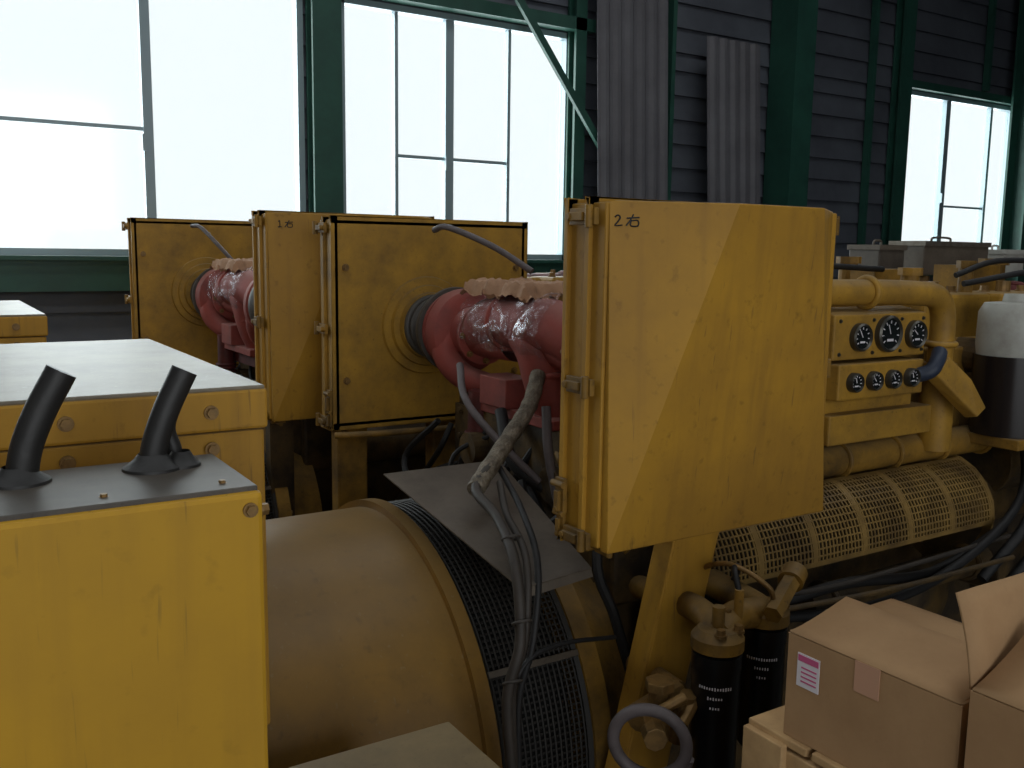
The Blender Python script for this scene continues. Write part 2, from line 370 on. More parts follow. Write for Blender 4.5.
# ------------------------------------------------------------------ generator + engine sets
def generator(G, ox, oy):
    cy, cz, R = 2.57+oy, .555, .65
    P = lambda b, n, m, bevel=0, smooth=True: child(b, n, m, G, bevel, smooth)
    b = MB(); b.lathe((ox, cy, cz), (1, 0, 0), [(-1.1, .001), (-1.1, R-.05), (-1.05, R), (.52, R), (.522, R+.003), (.53, R+.003), (.532, R), (1.16, R), (1.16, R+.022), (1.2, R+.022), (1.205, R-.03), (1.21, .3)], 128)
    P(b, 'stator_barrel', 'barrel')
    b = MB(); b.lathe((ox, cy, cz), (1, 0, 0), [(1.2, R-.09), (1.52, R-.09)], 48); P(b, 'fan_drum', 'dark')
    b = MB(); b.lathe((ox, cy, cz), (1, 0, 0), [(1.5, R-.1), (1.5, R+.02), (1.56, R+.02), (1.56, R-.05), (1.72, R-.12), (1.76, R-.12), (1.76, .1)], 64)
    P(b, 'coupling_housing', 'yeld')
    b = MB()
    for i in range(36):
        t = 2*math.pi*i/36; c, s_ = math.cos(t), math.sin(t)
        bolt(b, (ox+1.56, cy+c*(R-.015), cz+s_*(R-.015)), (1, 0, 0), .011, .014)
    P(b, 'coupling_bolts', 'brass', 0, False)
    b = MB(); n = 240
    for i in range(n):
        t = 2*math.pi*i/n; c, s_ = math.cos(t), math.sin(t)
        b.obox((ox+1.35, cy+c*(R-.005), cz+s_*(R-.005)), (.155, 0, 0), V((0, -s_, c))*.0028, V((0, c, s_))*.003)
    for k in range(19):
        b.torus((ox+1.205+k*.0163, cy, cz), (1, 0, 0), R, .0032 if k not in (0, 18) else .012, 90, 5)
    P(b, 'fan_guard_mesh', 'mesh', 0, False)
    b = MB()
    for t in (2.6, 3.1, 3.6, 4.1):
        c, s_ = math.cos(t), math.sin(t)
        b.obox((ox+1.36, cy+c*(R+.012), cz+s_*(R+.012)), (.15, 0, 0), V((0, -s_, c))*.009, V((0, c, s_))*.004)
    P(b, 'guard_straps', 'gplate', .002, False)
    b = MB()
    for y in (cy-.5, cy+.35): b.box(ox-1.2, ox+5.4, y, y+.15, FLOOR, FLOOR+.28)
    for x in (-1.1, .2, 1.1, 2.2, 4.9): b.box(ox+x, ox+x+.12, cy-.5, cy+.5, FLOOR+.02, FLOOR+.24)
    P(b, 'skid_base', 'grime_shade', .005, False)
    b = MB()
    for x in (-.8, .7): b.box(ox+x, ox+x+.16, cy-.45, cy+.45, FLOOR+.25, .05)
    P(b, 'mounting_feet', 'grime_shade', .005, False)
    X1, Y0, Y1, Zt = .558+ox, 1.75+oy, 2.8+oy, 1.742
    b = MB(); b.box(-.95+ox, X1-.006, Y0+.006, Y1-.01, 1.05, Zt-.085); P(b, 'terminal_box_body', 'yel', .006, False)
    b = MB(); b.box(-.95+ox, X1, Y0, Y1, Zt-.083, Zt-.006); P(b, 'terminal_box_lid_rim', 'yel', .006, False)
    b = MB(); b.box(-.95+ox, X1-.004, Y0+.004, Y1-.004, Zt-.008, Zt); P(b, 'terminal_box_lid_top', 'lid', .003, False)
    b = MB()
    for x in (-.3, -.05, .204, .45):
        for z in (1.697, 1.628): bolt(b, (x+ox, Y0, z), (0, -1, 0), .010, .014)
    for y in (2.0, 2.3, 2.6): bolt(b, (X1, y+oy, 1.697), (1, 0, 0), .01, .014)
    P(b, 'terminal_box_bolts', 'brass', 0, False)

def engine(G, ox, oy):
    def P(b, n, m, bevel=0, smooth=False):
        b.v = [tuple(V(q)+V((ox, oy, 0))) for q in b.v]; return child(b, n, m, G, bevel, smooth)
    b = MB(); b.box(1.78, 5.3, 2.28, 3.12, .1, 1.3); b.box(1.9, 5.2, 2.38, 3.02, -.25, .1)
    b.box(1.78, 2.0, 2.2, 3.2, .9, 1.45); P(b, 'cylinder_block', 'grime_shade', .015)
    b = MB()
    for k in range(6):
        x = 2.2+k*.52
        for (y0, y1) in ((2.14, 2.5), (2.9, 3.26)): b.box(x, x+.48, y0, y1, 1.28, 1.66)
    P(b, 'cylinder_heads', 'yeld', .012)
    b = MB()
    for k in range(6):
        x = 2.22+k*.52
        for (y0, y1) in ((2.2, 2.46), (2.94, 3.2)):
            b.box(x, x+.44, y0, y1, 1.66, 1.86); b.box(x-.008, x+.448, y0-.012, y1+.012, 1.66, 1.69)
    P(b, 'valve_covers', 'yelm', .03)
    b = MB()
    for k in range(6):
        x = 2.22+k*.52
        for (y0) in (2.33, 3.07):
            for dx in (.08, .36): bolt(b, (x+dx, y0, 1.855), (0, 0, 1), .018, .03)
            b.cyl((x+.22, y0, 1.86), (x+.22, y0, 1.905), .03, seg=14)
        for dx in (.06, .24, .42):
            bolt(b, (x+dx, 2.14, 1.34), (0, -1, 0), .012, .015); bolt(b, (x+dx, 2.14, 1.6), (0, -1, 0), .012, .015)
    P(b, 'cover_bolts', 'brass')
    b = MB(); b.cyl((2.1, 2.7, 1.72), (5.2, 2.7, 1.72), .15, seg=28)
    for k in range(6):
        x = 2.45+k*.52
        b.tube([(x, 2.7, 1.72), (x, 2.5, 1.8), (x, 2.42, 1.7)], .05); b.tube([(x, 2.7, 1.72), (x, 2.9, 1.8), (x, 2.98, 1.7)], .05)
        b.torus((x+.2, 2.7, 1.72), (1, 0, 0), .155, .015, 28, 8)
    P(b, 'exhaust_manifold', 'reddk', 0, True)
    b = MB()
    for k in range(6):
        x = 2.25+k*.52
        b.lathe((x+.2, 2.28, .6), (0, -1, 0), [(0, .16), (.03, .16), (.035, .12), (.05, .1), (.05, .001)], 28)
    P(b, 'inspection_covers', 'grime_shade', 0, True)
    b = MB(); b.cyl((2.0, 2.12, 1.04), (4.6, 2.12, 1.04), .1, seg=24); b.cyl((2.4, 1.98, .86), (3.4, 1.98, .86), .055, seg=18)
    b.torus((2.5, 1.98, .86), (1, 0, 0), .06, .012, 20, 8); b.torus((3.3, 1.98, .86), (1, 0, 0), .06, .012, 20, 8)
    b.cyl((2.0, 2.15, .55), (2.0, 2.15, 1.1), .07, seg=18)
    P(b, 'oil_cooler_and_pipes', 'grime_shade', 0, True)
    b = MB(); b.cyl((2.2, 2.1, 1.3), (4.8, 2.1, 1.3), .055, seg=20)
    for k in range(9): b.torus((2.4+k*.28, 2.1, 1.3), (1, 0, 0), .058, .01, 20, 8)
    P(b, 'water_manifold', 'yeld', 0, True)
    b = MB(); b.box(1.74, 1.8, 2.25, 3.15, .95, 1.42); b.cyl((1.7, 2.45, 1.25), (1.78, 2.45, 1.25), .06); b.cyl((1.68, 2.95, 1.28), (1.78, 2.95, 1.28), .06)
    for z in (1.0, 1.15, 1.3, 1.4):
        for y in (2.28, 3.1): bolt(b, (1.74, y, z), (-1, 0, 0), .012, .015)
    P(b, 'rear_gear_case', 'grime_shade', .006)
    rnd = random.Random(5+int(oy*10)); b = MB()
    for k in range(14):
        y = rnd.uniform(2.2, 3.3); x = rnd.uniform(1.55, 1.72); z = rnd.uniform(1.2, 1.42)
        pts = [(x+.08, y, z)]
        for j in range(4):
            y += rnd.uniform(-.2, .2); z -= rnd.uniform(.08, .22); x += rnd.uniform(-.06, .05)
            pts.append((max(x, 1.5), y, z))
        b.tube(pts, rnd.uniform(.008, .018), seg=8)
    P(b, 'wiring_harness', 'blk', 0, True)

def turbo(par, X, Yc, Z, half):
    e = empty('turbocharger', (X, Yc, Z), par)
    P = lambda b, n, m, bevel=0, smooth=True: child(b, n, m, e, bevel, smooth)
    for s in (1, -1):
        yb = Yc+s*half
        o = (X, yb, Z); ax = (0, -s, 0)
        b = MB(); prof = []
        L = .26
        for i in range(44): prof.append((.03+L*i/43, .112+.01*math.sin(i*1.35)))
        b.lathe(o, ax, prof, 40); P(b, 'corrugated_intake_hose_%d' % s, 'hosecorr')
        b = MB(); b.torus((X, yb-s*.06, Z), (0, 1, 0), .118, .014)
        b.lathe(o, ax, [(.18, .11), (.18, .14), (.2, .15), (.235, .165), (.25, .17), (.262, .168), (.262, .1)], 48)
        P(b, 'hose_flange_%d' % s, 'hosecorr')
        b = MB()
        b.lathe(o, ax, [(.262, .09), (.265, .155), (.278, .155), (.282, .135), (.295, .15), (.31, .165), (.34, .168), (.37, .158), (.385, .135), (.39, .1), (.45, .085), (.47, .085), (.472, .115), (.488, .115), (.49, .085), (.72, .08)], 48)
        P(b, 'compressor_volute_%d' % s, 'red')
        b = MB(); y2 = yb-s*.335
        b.tube([(X+.12, y2, Z-.05), (X+.13, y2, Z+.06), (X+.1, y2-s*.02, Z+.12), (X+.3, y2-s*.05, Z+.12)], (.055, .05), seg=16)
        b.tube([(X-.08, y2, Z+.02), (X-.1, y2-s*.02, Z-.08), (X-.06, y2-s*.08, Z-.16), (X+.02, y2-s*.2, Z-.2), (X+.1, y2-s*.3, Z-.22)], (.055, .045), seg=16)
        P(b, 'volute_outlet_%d' % s, 'red')
    b = MB()
    b.tube([(X, Yc+.36, Z+.0), (X-.03, Yc+.2, Z+.06), (X-.04, Yc, Z+.065), (X-.03, Yc-.2, Z+.06), (X, Yc-.36, Z+.0)], .092, seg=20)
    b.tube([(X-.03, Yc-.02, Z+.05), (X-.04, Yc-.1, Z-.02), (X-.02, Yc-.12, Z-.14), (X+.03, Yc-.13, Z-.26)], (.09, .07), seg=18)
    P(b, 'exhaust_wye', 'red')
    b = MB(); b.box(X-.08, X+.2, Yc-.24, Yc+.3, Z-.27, Z-.235); b.torus((X-.015, Yc-.115, Z-.1), (0, .1, 1), .082, .012); b.torus((X-.035, Yc+.1, Z+.065), (0, 1, 0), .094, .012)
    b.box(X-.1, X+.02, Yc+.02, Yc+.2, Z-.235, Z-.13)
    P(b, 'flanges', 'red', .006)
    b = MB()
    b.tube([(X-.06, Yc+.26, Z-.2), (X-.06, Yc+.27, Z-.5)], .045, seg=16)
    for k in range(6): b.torus((X-.06, Yc+.27, Z-.36-k*.02), (0, 0, 1), .047, .008, 20, 8)
    b.box(X-.02, X+.3, Yc-.3, Yc+.35, Z-.34, Z-.27)
    P(b, 'manifold_foot', 'reddk')
    b = MB()
    for i in range(8):
        t = i*math.pi/4
        for s in (1, -1): bolt(b, (X+.1*math.cos(t), Yc+s*(half-.488), Z+.1*math.sin(t)), (0, -s, 0), .009, .016)
    P(b, 'flange_bolts', 'brass', 0, False)
    b = MB(); n1, n2 = 34, 40; vs = []; fs = []
    for i in range(n1+1):
        for k in range(n2+1):
            t = math.radians(20+195*k/n2); y = Yc-.24+.52*i/n1
            r = .125+.02*noise.noise(V((y*8, math.cos(t)*2, math.sin(t)*2)))+.009*abs(noise.noise(V((y*16+t*3, t*5, 3))))
            if k in (0, n2) or i in (0, n1): r += .012*noise.noise(V((y*30, t*9, 1)))
            vs.append((X-.02+r*math.cos(t), y+.02*math.sin(t*6)*(i/n1-.5), Z+.045+r*math.sin(t)))
    for i in range(n1):
        for k in range(n2): q = i*(n2+1)+k; fs.append((q, q+1, q+n2+2, q+n2+1))
    b.add(vs, fs); P(b, 'plastic_wrap', 'wrap')
    b = MB(); vs = []; fs = []; n = 30
    for i in range(n+1):
        for k in range(n+1):
            u, w = i/n-.5, k/n-.5
            ed = max(abs(u), abs(w))*2
            z = Z+.205+.018*noise.noise(V((u*6, w*6, 1)))+.012*noise.noise(V((u*20, w*20, 5)))-(.045+.02*noise.noise(V((u*14, w*14, 9))) if ed > .93 else (.014 if ed > .84 else 0))
            vs.append((X+.02+u*.28*(1+.15*noise.noise(V((w*8, 0, 0)))), Yc+.1+w*.44*(1+.12*noise.noise(V((u*8, 4, 0)))), z))
    for i in range(n):
        for k in range(n): q = i*(n+1)+k; fs.append((q, q+1, q+n+2, q+n+1))
    b.add(vs, fs); P(b, 'paper_cover', 'paper')

G = empty('diesel_generator_set', (2, 2.6, FLOOR))
G2 = empty('diesel_generator_set', (1.8, 4.8, FLOOR))
generator(G, 0, 0); engine(G, 0, 0); turbo(G, 1.81, 2.715, 1.69, .815)
generator(G2, -.14, 2.2); engine(G2, -.2, 2.2); turbo(G2, 1.48, 4.9, 1.73, .78)

tube('breather_pipe', [(1.74, 3.33, 2.08), (1.76, 3.25, 2.09), (1.84, 3.05, 2.02), (1.92, 2.9, 1.93)], .012, 'grey', G)
tube('breather_pipe', [(1.34, 5.5, 2.12), (1.37, 5.42, 2.11), (1.42, 5.28, 2.02), (1.48, 5.2, 1.93)], .011, 'grey', G2)
tube('drain_pipe', [(1.36, 3.44, 1.275), (1.5, 3.4, 1.275), (2.1, 3.3, 1.28), (2.15, 3.1, 1.29)], .013, 'yeld', G)

def strut(par, p0, p1, w, t, m='yeld'):
    b = MB(); b.beam(p0, p1, w, t, up=(0, 1, 0))
    d = (V(p1)-V(p0)).normalized(); a = V((0, 1, 0)).cross(d).normalized()
    for s in (1, -1):
        b.beam(V(p0)+a*s*w/2+V((0, .03, 0)), V(p1)+a*s*w/2+V((0, .03, 0)), .012, .07, up=(0, 1, 0))
    b.box(p0[0]-.1, p0[0]+.1, p0[1]-.02, p0[1]+.1, p0[2]-.012, p0[2])
    return child(b, 'support_strut', m, par, .003)
strut(G, (1.74, 1.80, 1.275), (1.55, 1.80, .5), .15, .015, 'yel')
strut(G, (1.5, 3.6, 1.275), (1.5, 3.6, .3), .12, .015)
strut(G, (1.95, 3.6, 1.275), (1.95, 3.6, .3), .14, .015)
strut(G2, (1.4, 4.2, 1.25), (1.4, 4.2, .3), .1, .015, 'grime_shade')

b = MB()
top = [V((1.17, 2.57, 1.31)), V((1.58, 2.57, 1.31)), V((1.43, 1.86, 1.18)), V((1.2, 1.84, 1.175))]
nrm = (top[1]-top[0]).cross(top[3]-top[0]).normalized()
if nrm.z < 0: nrm = -nrm
vs = [p+nrm*.012 for p in top]+[p+nrm*.016 for p in top]
b.add(vs, [(0, 1, 2, 3), (4, 7, 6, 5), (0, 4, 5, 1), (1, 5, 6, 2), (2, 6, 7, 3), (3, 7, 4, 0)])
b.add([(1.2, 1.84, 1.189), (1.43, 1.86, 1.194), (1.43, 1.85, 1.175), (1.2, 1.83, 1.165)], [(0, 1, 2, 3)])
child(b, 'sheet_metal_cover', 'gplate', G)

tube('braided_cable', [(1.72, 2.55, 1.6), (1.635, 2.47, 1.517), (1.52, 2.39, 1.45), (1.34, 2.25, 1.37), (1.28, 2.2, 1.345)], .026, 'tan', G, wob=.06, seg=16)
tube('power_cable', [(1.36, 2.26, 1.39), (1.27, 2.18, 1.35), (1.25, 2.03, 1.31), (1.2, 1.865, 1.24), (1.17, 1.79, 1.08), (1.136, 1.79, .94), (1.15, 1.78, .7), (1.2, 1.8, .2)], .014, 'cable', G)
tube('power_cable', [(1.36, 2.2, 1.355), (1.29, 2.05, 1.31), (1.235, 1.87, 1.25), (1.19, 1.80, 1.08), (1.155, 1.80, .94), (1.17, 1.79, .6)], .010, 'cable', G)
tube('power_cable', [(1.42, 2.3, 1.37), (1.33, 2.04, 1.32), (1.27, 1.87, 1.23), (1.22, 1.81, 1.06), (1.18, 1.81, .9), (1.19, 1.8, .55)], .009, 'blk', G)
tube('power_cable', [(1.14, 1.8, .93), (1.2, 1.8, 1.02), (1.32, 1.82, 1.03), (1.5, 1.84, 1.0)], .006, 'blk', G)
b = MB()
for p in ((1.235, 1.94, 1.283), (1.18, 1.80, 1.12), (1.15, 1.79, .98)): b.torus(p, (.1, .5, .8), .022, .004, 20, 8)
child(b, 'cable_ties', 'cable', G, 0, True)
tube('oil_line', [(1.62, 2.9, 1.6), (1.56, 2.75, 1.5), (1.6, 2.6, 1.38), (1.7, 2.5, 1.25)], .013, 'grey', G)
tube('oil_line', [(1.72, 2.5, 1.5), (1.70, 2.45, 1.35), (1.72, 2.4, 1.15)], .016, 'grey', G)
tube('oil_line', [(1.7, 2.75, 1.45), (1.66, 2.6, 1.3), (1.75, 2.45, 1.2), (1.85, 2.3, 1.1)], .022, 'blk', G)
tube('oil_line', [(1.85, 2.65, 1.4), (1.75, 2.45, 1.34), (1.72, 2.3, 1.24), (1.8, 2.15, 1.1)], .02, 'yeld', G)

# ------------------------------------------------------------------ near cabinet
e = empty('control_cabinet', (0, 1.43, FLOOR))
b = MB(); b.box(-.8, .405, 1.3, 1.56, FLOOR, 1.655); child(b, 'cabinet_body', 'yel2', e, .008)
b = MB(); b.box(-.795, .40, 1.31, 1.556, 1.65, 1.662); child(b, 'top_plate', 'cabtop', e, .002)
b = MB(); bolt(b, (.385, 1.3, 1.63), (0, -1, 0), .008, .012); bolt(b, (.405, 1.33, 1.62), (1, 0, 0), .009, .015)
for x in (0.06, .2, .36): bolt(b, (x, 1.35, 1.66), (0, 0, 1), .005, .006)
child(b, 'bolts', 'brass', e)
b = MB()
b.tube([(.11, 1.49, 1.63), (.118, 1.49, 1.70), (.14, 1.49, 1.76), (.172, 1.49, 1.82)], .022, seg=20)
b.tube([(.29, 1.49, 1.63), (.295, 1.49, 1.69), (.315, 1.49, 1.75), (.345, 1.49, 1.812)], .020, seg=20)
b.tube([(.325, 1.51, 1.63), (.33, 1.51, 1.68), (.322, 1.515, 1.72), (.34, 1.52, 1.77)], .012, seg=14)
child(b, 'cable_stubs', 'stub', e, 0, True)
b = MB()
for (x, r) in ((.108, .045), (.292, .045), (.335, .03)):
    b.lathe((x, 1.49, 1.66), (0, 0, 1), [(0, r), (.006, r*.97), (.012, r*.75), (.018, r*.6), (.026, r*.45)], 24)
child(b, 'cable_glands', 'stub', e, 0, True)

e = empty('junction_box', (.5, 1.61, FLOOR))
b = MB(); b.box(.43, .905, 1.3, 1.665, FLOOR, .985); child(b, 'box_body', 'yeld', e, .008)
b = MB(); b.box(.425, .912, 1.295, 1.672, .985, 1.0); child(b, 'box_lid', 'lidy', e, .004)

# ------------------------------------------------------------------ gauge panel
e = empty('gauge_panel', (2.8, 2.08, 1.5))
b = MB()
b.add([(2.52, 2.02, 1.66), (3.01, 2.02, 1.66), (3.01, 2.02, 1.81), (2.52, 2.02, 1.81), (2.52, 2.13, 1.66), (3.01, 2.13, 1.66), (3.01, 2.13, 1.83), (2.52, 2.13, 1.83)],
      [(0, 1, 2, 3), (4, 7, 6, 5), (0, 3, 7, 4), (1, 5, 6, 2), (3, 2, 6, 7), (0, 4, 5, 1)])
b.box(2.52, 2.97, 1.99, 2.13, 1.53, 1.65)
b.box(2.5, 3.05, 2.0, 2.13, 1.38, 1.48)
b.box(2.52, 3.0, 2.05, 2.13, 1.47, 1.53)
child(b, 'panel_housing', 'yelm', e, .006)
b = MB(); d = MB(); w = MB()
GG = [(2.645, 2.02, 1.735, .042), (2.79, 2.02, 1.742, .056), (2.94, 2.02, 1.735, .044)]+[(x, 1.99, 1.59, .029) for x in (2.59, 2.69, 2.79, 2.89)]
for (x, y, z, r) in GG:
    b.lathe((x, y, z), (0, -1, 0), [(0, r*1.12), (.02, r*1.12), (.026, r), (.018, r*.9)], 32)
    d.lathe((x, y, z), (0, -1, 0), [(.017, r*.92), (.017, .0005)], 32)
    for k in range(9):
        a = math.radians(-40+k*32.5)
        c = V((x+r*.72*math.cos(a), y-.018, z+r*.72*math.sin(a)))
        w.obox(c, V((math.cos(a), 0, math.sin(a)))*r*.09, V((-math.sin(a), 0, math.cos(a)))*.0015, V((0, .0006, 0)))
    a = random.uniform(1.8, 2.8); w.beam((x, y-.0185, z), (x+r*.6*math.cos(a), y-.0185, z+r*.6*math.sin(a)), .003, .001, up=(0, 1, 0))
    w.box(x-r*.3, x+r*.3, y-.0182, y-.0178, z-r*.45, z-r*.3)
for x in (2.55, 2.72, 2.87, 2.99):
    for z in (1.68, 1.79): bolt(b, (x, 2.02, z), (0, -1, 0), .005, .006)
child(b, 'gauge_bezels', 'chrome', e, 0, True); child(d, 'gauge_dials', 'dial', e); child(w, 'gauge_marks', 'label', e)

b = MB(); b.tube([(2.3, 2.1, 1.88), (2.75, 2.08, 1.88), (2.98, 2.06, 1.875), (3.10, 2.05, 1.86), (3.15, 2.05, 1.79), (3.15, 2.05, 1.62)], .044, seg=20)
b.torus((3.15, 2.05, 1.69), (0, 0, 1), .048, .012); b.torus((2.75, 2.08, 1.88), (1, 0, 0), .048, .012); b.cyl((3.15, 2.05, 1.3), (3.15, 2.05, 1.62), .06)
child(b, 'coolant_pipe', 'yelm', G, 0, True)
tube('rubber_elbow', [(2.93, 2.0, 1.59), (2.965, 1.96, 1.61), (3.0, 1.96, 1.645), (3.04, 1.98, 1.67)], .026, 'blue', G, seg=16)
b = MB(); b.add([(2.97, 1.94, 1.60), (3.04, 1.94, 1.66), (3.12, 1.9, 1.58), (3.19, 1.88, 1.475), (3.14, 1.88, 1.445), (2.97, 1.98, 1.58), (3.04, 2.0, 1.64), (3.12, 1.96, 1.56), (3.19, 1.93, 1.465), (3.14, 1.93, 1.435)],
      [(0, 1, 2, 3, 4), (5, 9, 8, 7, 6), (0, 5, 6, 1), (1, 6, 7, 2), (2, 7, 8, 3), (3, 8, 9, 4), (4, 9, 5, 0)])
child(b, 'lever_arm', 'yelm', G, .006)

b = MB(); cyy, czz, rr = 2.12, 1.04, .215
X0, X1 = 1.87, 3.33
a0, a1 = math.radians(182), math.radians(108)
na = 12
for i in range(na+1):
    a = a0+(a1-a0)*i/na; c, s_ = math.cos(a), math.sin(a)
    b.obox(((X0+X1)/2, cyy+c*rr, czz+s_*rr), ((X1-X0)/2, 0, 0), V((0, -s_, c))*(.0026 if i not in (0, na) else .008), V((0, c, s_))*.002)
nx = 84
for k in range(nx+1):
    x = X0+(X1-X0)*k/nx
    big = k % 14 == 0
    for i in range(na):
        a = a0+(a1-a0)*(i+.5)/na; c, s_ = math.cos(a), math.sin(a)
        hh = rr*abs(a1-a0)/na/2
        b.obox((x, cyy+c*rr, czz+s_*rr), (.012 if big else .0036, 0, 0), V((0, -s_, c))*hh*1.05, V((0, c, s_))*.0018)
child(b, 'slotted_guard', 'grate', G)
b = MB(); b.lathe((X1, cyy, czz), (1, 0, 0), [(0, rr-.03), (0, rr+.004), (.012, rr+.004), (.012, rr-.03)], 20, 0, 2*math.pi); child(b, 'guard_end_ring', 'grate', G)
b = MB(); b.box(1.95, 3.35, 2.0, 2.05, .99, 1.2); child(b, 'guard_shadow_slab', 'dark', G)  # near-black slab stands in for the shadow behind the guard

def oilfilter(x, y):
    e = empty('oil_filter', (x, y, .7))
    b = MB(); b.lathe((x, y, .68), (0, 0, 1), [(0, .001), (0, .045), (.02, .058), (.3, .06), (.305, .062), (.345, .062), (.35, .055), (.352, .001)], 40)
    child(b, 'canister', 'filt', e, 0, True)
    b = MB()
    d = (V((0, 0, 0))-V((x, y, 0))).normalized(); a = math.atan2(d.y, d.x)
    for (z, n, h) in ((.95, 13, .009), (.925, 6, .008), (.90, 4, .007)):
        for k in range(n):
            t = a+(k-(n-1)/2)*.11; c, s_ = math.cos(t), math.sin(t)
            b.obox((x+c*.0605, y+s_*.0605, z), V((-s_, c, 0))*.0016, (0, 0, h*random.uniform(.3, .5)), V((c, s_, 0))*.0004)
    child(b, 'printed_label', 'label', e)
oilfilter(1.63, 1.6); oilfilter(1.86, 1.66)
b = MB()
for (x, y) in ((1.63, 1.6), (1.86, 1.66)):
    b.lathe((x, y, 1.035), (0, 0, 1), [(0, .02), (0, .066), (.03, .066), (.05, .05), (.055, .001)], 28)
b.tube([(1.63, 1.6, 1.06), (1.75, 1.66, 1.07), (1.86, 1.68, 1.06), (1.9, 1.9, 1.06)], .04, seg=14)
b.tube([(1.63, 1.6, 1.06), (1.68, 1.72, 1.08), (1.8, 2.1, 1.0)], .035, seg=14)
b.cyl((1.63, 1.6, 1.08), (1.63, 1.6, 1.14), .016); b.cyl((1.72, 1.62, 1.07), (1.72, 1.62, 1.16), .012)
b.cyl((1.8, 1.58, 1.09), (1.92, 1.63, 1.14), .026, seg=6); b.cyl((1.92, 1.63, 1.14), (1.96, 1.65, 1.157), .034)
child(b, 'filter_head_casting', 'yeld', G, 0, True)
b = MB()
for p in ((1.6, 1.56, 1.08), (1.66, 1.56, 1.08), (1.69, 1.63, 1.09), (1.84, 1.61, 1.08), (1.89, 1.62, 1.08)): bolt(b, p, (0, 0, 1), .011, .02)
child(b, 'fittings', 'brass', G)
tube('fuel_line', [(1.72, 1.62, 1.15), (1.74, 1.66, 1.2), (1.85, 1.75, 1.15), (1.95, 1.9, 1.0)], .008, 'blk', G)
tube('fuel_line', [(1.84, 1.61, 1.09), (1.8, 1.6, 1.16), (1.75, 1.7, 1.2), (1.8, 1.9, 1.1)], .007, 'brass', G)

b = MB(); b.torus((1.42, 1.6, .84), V((.75, .66, .1)), .088, .015, 40, 12); b.tube([(1.5, 1.55, .8), (1.5, 1.6, .6), (1.5, 1.7, .2)], .015)
child(b, 'coiled_hose', 'grey', G, 0, True)
b = MB()
b.cyl((1.44, 1.68, .86), (1.6, 1.7, .88), .035, seg=12); b.cyl((1.5, 1.66, .8), (1.5, 1.66, .93), .028, seg=12); b.cyl((1.5, 1.66, .93), (1.5, 1.66, .955), .038, seg=6)
b.cyl((1.44, 1.6, .84), (1.5, 1.7, .84), .03, seg=8); b.cyl((1.56, 1.66, .78), (1.56, 1.62, .92), .022, seg=8); b.cyl((1.6, 1.7, .88), (1.62, 1.9, .88), .03)
b.cyl((1.52, 1.6, .86), (1.58, 1.62, .9), .018, seg=8); b.cyl((1.47, 1.62, .9), (1.53, 1.6, .93), .014, seg=8)
child(b, 'drain_valve', 'brass', G, .002)

hz = [([(1.75, 1.95, 1.1), (1.95, 1.85, .98), (2.4, 1.82, .99), (2.9, 1.85, .93), (3.4, 1.9, 1.0)], .018),
      ([(2.0, 1.85, .94), (2.5, 1.8, .9), (3.0, 1.82, .95), (3.45, 1.87, 1.12), (3.55, 1.95, 1.4)], .017),
      ([(3.42, 1.95, 1.45), (3.46, 1.85, 1.25), (3.42, 1.82, 1.05), (3.2, 1.85, .85)], .02),
      ([(3.55, 1.95, 1.5), (3.56, 1.85, 1.25), (3.52, 1.8, 1.0), (3.3, 1.85, .75)], .022),
      ([(3.65, 2.0, 1.5), (3.66, 1.88, 1.25), (3.62, 1.84, .95), (3.5, 1.9, .6)], .024),
      ([(2.3, 1.8, .9), (2.7, 1.75, .8), (3.1, 1.77, .72)], .022)]
for p, r in hz: tube('engine_hose', p, r, 'blk', G)
tube('fuel_line', [(1.95, 1.8, .98), (2.6, 1.78, .95), (3.3, 1.8, .93)], .009, 'grime_shade', G)
tube('fuel_line', [(2.05, 1.8, 1.02), (2.4, 1.8, 1.0), (3.4, 1.85, .99)], .008, 'cable', G)
for p in ([(3.6, 2.3, 1.93), (3.8, 2.25, 1.99), (4.1, 2.2, 1.98), (4.4, 2.3, 1.9)], [(3.5, 2.2, 1.9), (3.9, 2.1, 1.96), (4.3, 2.15, 1.95)], [(2.5, 2.6, 1.9), (2.9, 2.5, 1.96), (3.4, 2.5, 1.95)]):
    tube('engine_hose', p, .012, 'blk', G)
b = MB()
for (x, y, h, r) in ((2.6, 2.5, 2.0, .03), (3.0, 2.52, 1.98, .04), (3.3, 2.3, 1.96, .035), (3.75, 2.35, 1.99, .03), (4.2, 2.5, 2.0, .05), (3.5, 2.75, 2.0, .04), (2.75, 2.8, 1.99, .05)):
    b.cyl((x, y, 1.8), (x, y, h-.03), r, seg=14); b.cyl((x, y, h-.03), (x, y, h), r*1.35, seg=8)
b.box(3.35, 3.65, 2.5, 2.62, 1.86, 1.95); b.box(3.9, 4.12, 2.42, 2.6, 1.86, 1.97)
child(b, 'top_fittings', 'yeld', G, .004)
b = MB(); b.cyl((3.55, 2.1, 1.2), (3.9, 2.1, 1.2), .13); b.cyl((3.5, 2.05, 1.62), (3.5, 2.3, 1.62), .07); b.box(3.45, 3.6, 2.0, 2.3, 1.3, 1.56); b.cyl((3.6, 1.95, .8), (3.6, 2.3, .8), .12)
child(b, 'accessory_pump', 'grime_shade', G, .005)

